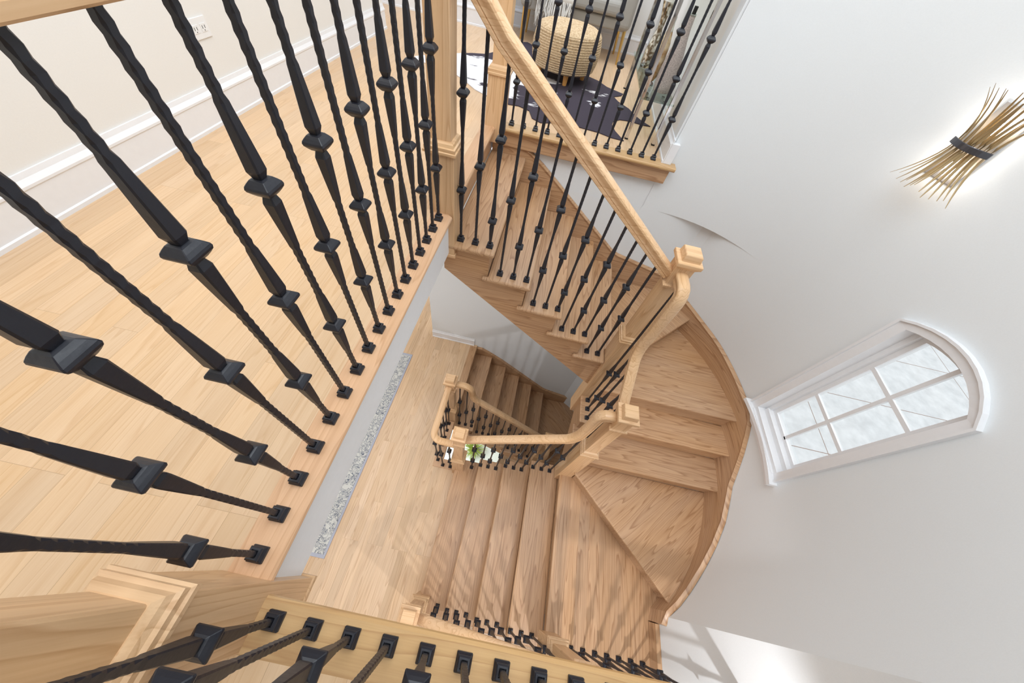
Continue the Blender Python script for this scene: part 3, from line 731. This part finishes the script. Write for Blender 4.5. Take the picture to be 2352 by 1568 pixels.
turn_rail('short black iron railing between the two turn posts of the stairs', 0.0, 0.0, 0.0)
turn_rail('short railing at the turn of the basement stairs', F1, .006, .037)
# 6 lower flight, both sides
def low_rail(label, ybal, goose):
    r = railing(label, (.25, ybal, ZT[13]))
    zl = lambda x: -2.414+.749*(x-.248)+.805
    if goose:
        p = [(.79, ybal, -.815), (.73, ybal, -.815)]+bez((.712, ybal, -.815), (.695, ybal, -.815), (.693, ybal, -.84), 4)+[(.690, ybal, -1.0)]
        p += bez((.686, ybal, -1.12), (.682, ybal, zl(.682)+.03), (.62, ybal, zl(.62)), 5)+[(.3, ybal, zl(.3)), (-.165, ybal, zl(-.165))]
    else: p = [(.70, ybal, zl(.70)), (.3, ybal, zl(.3)), (-.165, ybal, zl(-.165))]
    MB().sweep(p, RP, side=(0, 1, 0)).build('handrail', M['oakX'], r, label='oak handrail', sharp=26)
    for i, (x, k, pos) in enumerate(((-.073, 15, 0), (.018, 14, 2), (.099, 14, 1), (.184, 14, 0), (.267, 13, 2), (.351, 13, 1), (.433, 13, 0), (.519, 12, 2), (.602, 12, 1), (.684, 12, 0))):
        z = -RZ*k; baluster(r, x, ybal, z, zl(x)-z+.012 if x < .66 or not goose else -1.22-z, posk(pos, i % 2 == 0))
    return r
low_rail('black iron railing on the far side of the lower flight with long oak handrail', .881, True)
low_rail('black iron railing on the near side of the lower flight, seen from straight above', -.336, False)
r = railing('black iron guard railing at the near edge of the wide lower tread', (1.2, -.336, ZT[11]))
MB().sweep([(.81, -.336, ZT[11]+.90), (1.2, -.336, ZT[11]+.90), (1.555, -.336, ZT[11]+.90)], RP, side=(0, -1, 0)).build('handrail', M['oakX'], r, label='oak handrail', sharp=26)
for i in range(8): baluster(r, .845+.0865*i+.0015*i, -.338, ZT[11], .905, DB if i % 2 else SG)
# 7 guard round the lower opening
r = railing('small curved guard railing around the lower floor opening', (-.478, 1.1, F1))
gz = F1+.87
p = [(-.478, 1.42, gz), (-.478, 1.0, gz)]+bez((-.478, .97, gz), (-.478, .877, gz), (-.385, .877, gz), 8)+[(-.26, .877, gz)]
MB().sweep(p, RP).build('handrail', M['oakY'], r, label='oak handrail with a curved corner', sharp=26)
for i, (x, y) in enumerate(((-.478, 1.365), (-.478, 1.279), (-.478, 1.19), (-.478, 1.10), (-.478, 1.01), (-.478, .923), (-.406, .877), (-.318, .877))):
    baluster(r, x, y, F1+.010, .862, DB if i % 2 else SG)

# ------------------------------------------------------------ runner rug on the lower floor
r = thing('runner_rug', 'long grey and cream patterned runner rug on the lower oak floor', 'rug', (-1.7, 1.0, F1))
MB().box(-2.05, -1.245, -.195, 2.20, F1+.0005, F1+.007).build('border', M['runner_border'], r, bevel=.002)
MB().box(-2.02, -1.268, -.165, 2.17, F1+.007, F1+.0095).build('field', M['runner_field'], r)

# ------------------------------------------------------------ wall outlet in the hall
r = thing('wall_outlet', 'white double wall outlet above the hallway baseboard', 'outlet', (-1.80, 1.835, .36))
MB().box(-1.80, -1.794, 1.778, 1.892, .322, .398).build('cover_plate', M['plastic'], r, bevel=.0015)
for y in (1.81, 1.86):
    MB().box(-1.794, -1.792, y-.017, y+.017, .345, .375).build('socket', M['plastic'], r, bevel=.0005)
    MB().box(-1.7925, -1.7915, y-.009, y-.006, .356, .368).box(-1.7925, -1.7915, y+.006, y+.009, .356, .368).box(-1.7925, -1.7915, y-.002, y+.002, .348, .352).build('slots', M['slot'], r)

# ------------------------------------------------------------ sconce
sa = 28.2
scx, scy = cpt(sa, CR); sdir = Vector((-math.cos(math.radians(sa)), -math.sin(math.radians(sa)), 0)); sside = Vector((-sdir.y, sdir.x, 0))
sz = .60
r = thing('wall_sconce', 'gold reed sheaf wall sconce with a dark band, lit on the curved wall', 'wall lamp', (scx, scy, sz))
def SP(u, d, z): return tuple(Vector((scx, scy, sz+z))+sside*u+sdir*d)
def lbox(mb, u0, u1, d0, d1, z0, z1):
    vs = [SP(u0, d0, z0), SP(u1, d0, z0), SP(u1, d1, z0), SP(u0, d1, z0), SP(u0, d0, z1), SP(u1, d0, z1), SP(u1, d1, z1), SP(u0, d1, z1)]
    mb.add(vs, [(0, 3, 2, 1), (4, 5, 6, 7), (0, 1, 5, 4), (1, 2, 6, 5), (2, 3, 7, 6), (3, 0, 4, 7)]); return mb
lbox(MB(), -.068, .068, -.004, .012, -.145, .155).build('backplate', M['satin'], r, bevel=.002)
rr = random.Random(3)
for i in range(14):
    t = -1+2*(i+.5)/14; u = t*.072; d0 = .085-.04*t*t+rr.uniform(-.01, .01)
    ut = t*.135+rr.uniform(-.02, .02); ub = t*.15+rr.uniform(-.015, .015); lt = .17+.04*rr.random(); lb_ = .16+.045*rr.random()
    pts = []; rad = []
    for k in range(13):
        q = -1+2*k/12
        L_ = (lt if q > 0 else lb_); ue = ut if q > 0 else ub
        pts.append(SP(u+(ue-u)*abs(q)**1.8, d0+.055*abs(q)**2, q*L_)); rad.append(.0074*(1-.8*abs(q)**2.2))
    MB().tube(pts, rad, 6, flat=.35).build('reed', M['gold'], r)
mb = MB(); rg = []
for i in range(13):
    t = -1+2*i/12; u = t*.082; d = .098-.045*t*t
    rg.append([SP(u, d, -.012), SP(u, d+.007, -.012), SP(u, d+.007, .012), SP(u, d, .012)])
mb.rings(rg); mb.build('band', M['pewter'], r, bevel=.002)
for s_ in (-1, 1):
    c = Vector(SP(0, .038, s_*.075))
    mb = MB(); n_ = 10; rg = []
    for k in range(9):
        ph = -PI/2+PI*k/8; rg.append([tuple(c+Vector((.016*math.cos(ph)*math.cos(2*PI*i/n_), .016*math.cos(ph)*math.sin(2*PI*i/n_), .024*math.sin(ph)))) for i in range(n_)])
    mb.rings(rg, smooth=True); mb.build('bulb', M['bulb'], r)
    point('sconce_bulb_light', SP(0, .066, s_*.10), .5, (1, .96, .9), .02)

# ------------------------------------------------------------ sitting room
# cowhide
cow = [(-1.32, 3.35), (-1.2, 3.52), (-1.06, 3.66), (-.93, 3.78), (-.81, 3.85), (-.72, 4.05), (-.68, 4.3), (-.6, 4.48), (-.52, 4.54), (-.42, 4.45), (-.34, 4.22), (-.2, 4.08), (.0, 3.99), (.11, 3.96), (.27, 3.87), (.355, 3.76), (.43, 3.72), (.51, 3.68), (.49, 3.62), (.42, 3.55), (.46, 3.46), (.555, 3.35), (.60, 3.24), (.66, 3.15), (.725, 3.085), (.66, 3.075), (.55, 3.09), (.47, 3.07), (.415, 3.0), (.405, 2.93), (.43, 2.83), (.495, 2.695), (.40, 2.70), (.30, 2.735), (.14, 2.745), (.02, 2.76), (-.06, 2.70), (-.13, 2.66), (-.2, 2.70), (-.24, 2.82), (-.33, 2.86), (-.40, 2.845), (-.55, 2.88), (-.70, 2.97), (-.82, 3.1), (-.95, 3.21), (-1.1, 3.26), (-1.25, 3.27)]
o = MB().prism(cow, 0.0005, .006).build('cowhide_rug', M['cow'], None, origin=(-.2, 3.4, 0))
tag(o, 'dark and white cowhide rug on the sitting room floor', 'rug')
# pouf
r = thing('pouf', 'round jute rope pouf with wooden legs standing on the cowhide rug', 'pouf', (-.085, 3.72, 0))
pr = [(.085, .20), (.086, .255)]
nz_ = 15
for i in range(nz_):
    z0_ = .095+i*.0155
    R_ = .272+.022*math.sin(PI*(i+.5)/nz_)
    pr += [(z0_, R_-.004), (z0_+.005, R_+.002), (z0_+.010, R_+.002), (z0_+.0145, R_-.004)]
pr += [(.335, .262), (.345, .240)]
MB().lathe(-.085, 3.72, pr, 48).build('rope_side', M['jute'], r)
pr = [(.332, .268), (.345, .256), (.352, .235)]
for i in range(14):
    R_ = .23-.016*i; pr += [(.354, R_), (.357, R_-.004), (.357, R_-.010), (.354, R_-.014)]
pr += [(.356, .002)]
MB().lathe(-.085, 3.72, pr, 48).build('rope_top', M['jute'], r)
for a_ in (-75, 15, 105, 195):
    a_ = math.radians(a_); x, y = -.085+.205*math.cos(a_), 3.72+.205*math.sin(a_)
    MB().lathe(x, y, [(.007, .018), (.09, .024)], 16).build('leg', M['legwood'], r)
# loveseat / upholstered chair
r = thing('upholstered_chair', 'wide grey upholstered chair with gold metal legs behind the jute pouf', 'chair', (-.08, 4.75, 0))
MB().box(-.60, .43, 4.52, 4.98, .25, .34).build('seat_frame', M['grey_fabric'], r, bevel=.02, seg=3)
MB().box(-.52, .34, 4.46, 4.94, .345, .46).build('seat_cushion', M['grey_fabric'], r, bevel=.04, seg=4)
MB().box(.345, .47, 4.49, 4.98, .26, .62).build('armrest', M['grey_fabric'], r, bevel=.045, seg=4)
MB().box(-.64, -.525, 4.49, 4.98, .26, .62).build('armrest', M['grey_fabric'], r, bevel=.045, seg=4)
MB().box(-.64, .47, 4.90, 5.03, .26, .90).build('backrest', M['grey_fabric'], r, bevel=.05, seg=4)
for x, y, sx, sy in ((.45, 4.54, -.02, .02), (.42, 4.92, -.02, -.01), (-.60, 4.935, .01, -.01), (-.615, 4.635, .01, -.02)):
    MB().tube([(x, y, 0), (x+sx, y+sy, .27)], [.010, .018], 12).build('leg', M['brass'], r, label='gold metal leg')
mb = MB(); rr = random.Random(5)
rg = []
for i in range(9):
    x = -.47+.36*i/8; w_ = .006*math.sin(i*2.1)
    rg.append([(x, 4.75, .475+w_), (x, 4.52, .470+w_), (x, 4.452, .455+w_), (x, 4.440, .40), (x, 4.438, .36), (x, 4.434, .36), (x, 4.434, .40), (x, 4.442, .465+w_), (x, 4.52, .482+w_), (x, 4.75, .487+w_)])
mb.rings(rg, smooth=True)
t = thing('throw_blanket', 'fringed white throw draped over the grey chair seat', 'blanket', (-.3, 4.5, .47))
mb.build('cloth', M['white_throw'], t)
mb = MB()
for i in range(60):
    x = -.47+.36*i/59+rr.uniform(-.004, .004); L_ = rr.uniform(.10, .17)*(1.35 if i % 29 < 12 else .9)
    mb.tube([(x, 4.436, .37), (x+rr.uniform(-.01, .01), 4.432, .37-L_*.5), (x+rr.uniform(-.02, .02), 4.434, .37-L_)], [.004, .004, .002], 5)
mb.build('fringe', M['white_throw'], t, kind='stuff')
# console table
r = thing('console_table', 'clear glass and acrylic console table against the right wall of the sitting room', 'table', (.62, 3.3, 0))
for x, y in ((.72, 2.755), (.515, 2.755), (.53, 3.855), (.72, 3.855)):
    MB().box(x-.011, x+.011, y-.011, y+.011, .008, .86).build('leg', M['chrome'], r, bevel=.002, label='clear mirrored leg')
    MB().box(x-.012, x+.012, y-.012, y+.012, 0, .009).build('foot', M['rubber'], r)
MB().box(.503, .735, 2.74, 3.87, .255, .265).build('shelf', M['clear'], r)
MB().box(.503, .735, 2.74, 3.87, .86, .872).build('tabletop', M['clear'], r)
mb = MB()
for y in (2.80, 2.90, 3.6):
    for x in (.56, .68): mb.box(x-.01, x+.01, y-.01, y+.01, .243, .255)
mb.build('bumpers', M['rubber'], r)
# vases on the shelf
o = MB().lathe(.640, 2.93, [(.2655, .045), (.268, .058), (.30, .064), (.40, .062), (.48, .050), (.54, .034), (.58, .022), (.64, .018), (.66, .020)], 24).build('glitter_body', M['glitter'], None)
def on_shelf(name, label, cat, x, y, parts):
    t = thing(name, label, cat, (x, y, .266))
    for pn, mt, pr in parts: MB().lathe(x, y, pr, 24).build(pn, mt, t)
bpy.data.objects.remove(o)
on_shelf('bottle_vase', 'tall rose glitter bottle vase with a black stopper on the glass console', 'vase', .655, 2.955,
         [('body', M['glitter'], [(.2655, .04), (.268, .055), (.31, .062), (.40, .060), (.48, .050), (.54, .034), (.60, .022), (.655, .018), (.66, .018)]), ('neck_ring', M['clear'], [(.655, .019), (.668, .019)]), ('stopper', M['rubber'], [(.664, .012), (.70, .012)])])
on_shelf('candle_holder', 'hourglass mirrored mosaic candle holder with a white candle', 'candle holder', .575, 3.46,
         [('holder', M['crackle'], [(.2655, .03), (.268, .045), (.30, .05), (.36, .05), (.43, .035), (.50, .020), (.56, .024), (.62, .042), (.64, .048)]), ('candle', M['candle'], [(.635, .036), (.80, .036)])])
on_shelf('amber_vase', 'mottled amber glass vase with silver base between the other vases', 'vase', .570, 3.02,
         [('base', M['chrome'], [(.2655, .025), (.27, .034), (.29, .034), (.30, .02)]), ('body', M['amber'], [(.298, .02), (.32, .034), (.42, .042), (.50, .036), (.56, .020)]), ('neck', M['clear'], [(.556, .020), (.60, .012), (.63, .012)])])
# leaning mirror at hall end
r = thing('leaning_mirror', 'thin wood-framed mirror leaning at the far end of the hall', 'mirror', (-2.1, 4.66, 0))
MB().box(-2.42, -1.97, 4.655, 4.675, .175, .195).box(-1.99, -1.97, 4.655, 4.675, .195, 1.2).box(-2.42, -2.40, 4.655, 4.675, .195, 1.2).box(-2.42, -1.97, 4.655, 4.675, 1.2, 1.22).build('frame', M['legwood'], r, bevel=.003)
MB().box(-2.40, -1.99, 4.66, 4.668, .195, 1.2).build('glass', M['plastic'], r)

# ------------------------------------------------------------ basement table and plant
r = thing('oval_table', 'white oval table down in the basement seen through the stair opening', 'table', (-.22, 1.72, F2))
poly = [(-.78, 1.44), (.10, 1.44)]+[(.10+.24*math.sin(PI*i/10), 1.74-.30*math.cos(PI*i/10)) for i in range(11)]+[(.1, 2.04), (-.78, 2.04)]
MB().prism(poly, -5.14, -5.10).build('tabletop', M['white_table'], r, bevel=.006)
for x in (-.7, .1):
    for y in (1.52, 1.96): MB().box(x-.03, x+.03, y-.03, y+.03, F2, -5.14).build('leg', M['white_table'], r)
t = thing('potted_plant', 'bright green spiky plant with a pale flower on the white basement table', 'plant', (-.16, 1.72, -5.10))
MB().lathe(-.16, 1.72, [(-5.10, .05), (-5.02, .075), (-5.02, .065)], 20).build('pot', M['pot'], t)
mb = MB(); rr = random.Random(11)
for i in range(150):
    a_ = rr.uniform(0, 2*PI); L_ = rr.uniform(.12, .26); el = rr.uniform(.1, 1.1)
    b0 = Vector((-.16+rr.uniform(-.03, .03), 1.72+rr.uniform(-.03, .03), -5.02)); d_ = Vector((math.cos(a_)*math.cos(el), math.sin(a_)*math.cos(el), math.sin(el)))
    mid = b0+d_*L_*.6+Vector((0, 0, .02)); end = b0+d_*L_; mb.tube([tuple(b0), tuple(mid), tuple(end)], [.002, .007, .001], 4, flat=.3)
mb.build('foliage', M['leaf'], t, kind='stuff')
MB().lathe(-.15, 1.70, [(-5.0, .01), (-4.86, .028), (-4.80, .024), (-4.76, .004)], 12).build('flower', M['flower'], t)
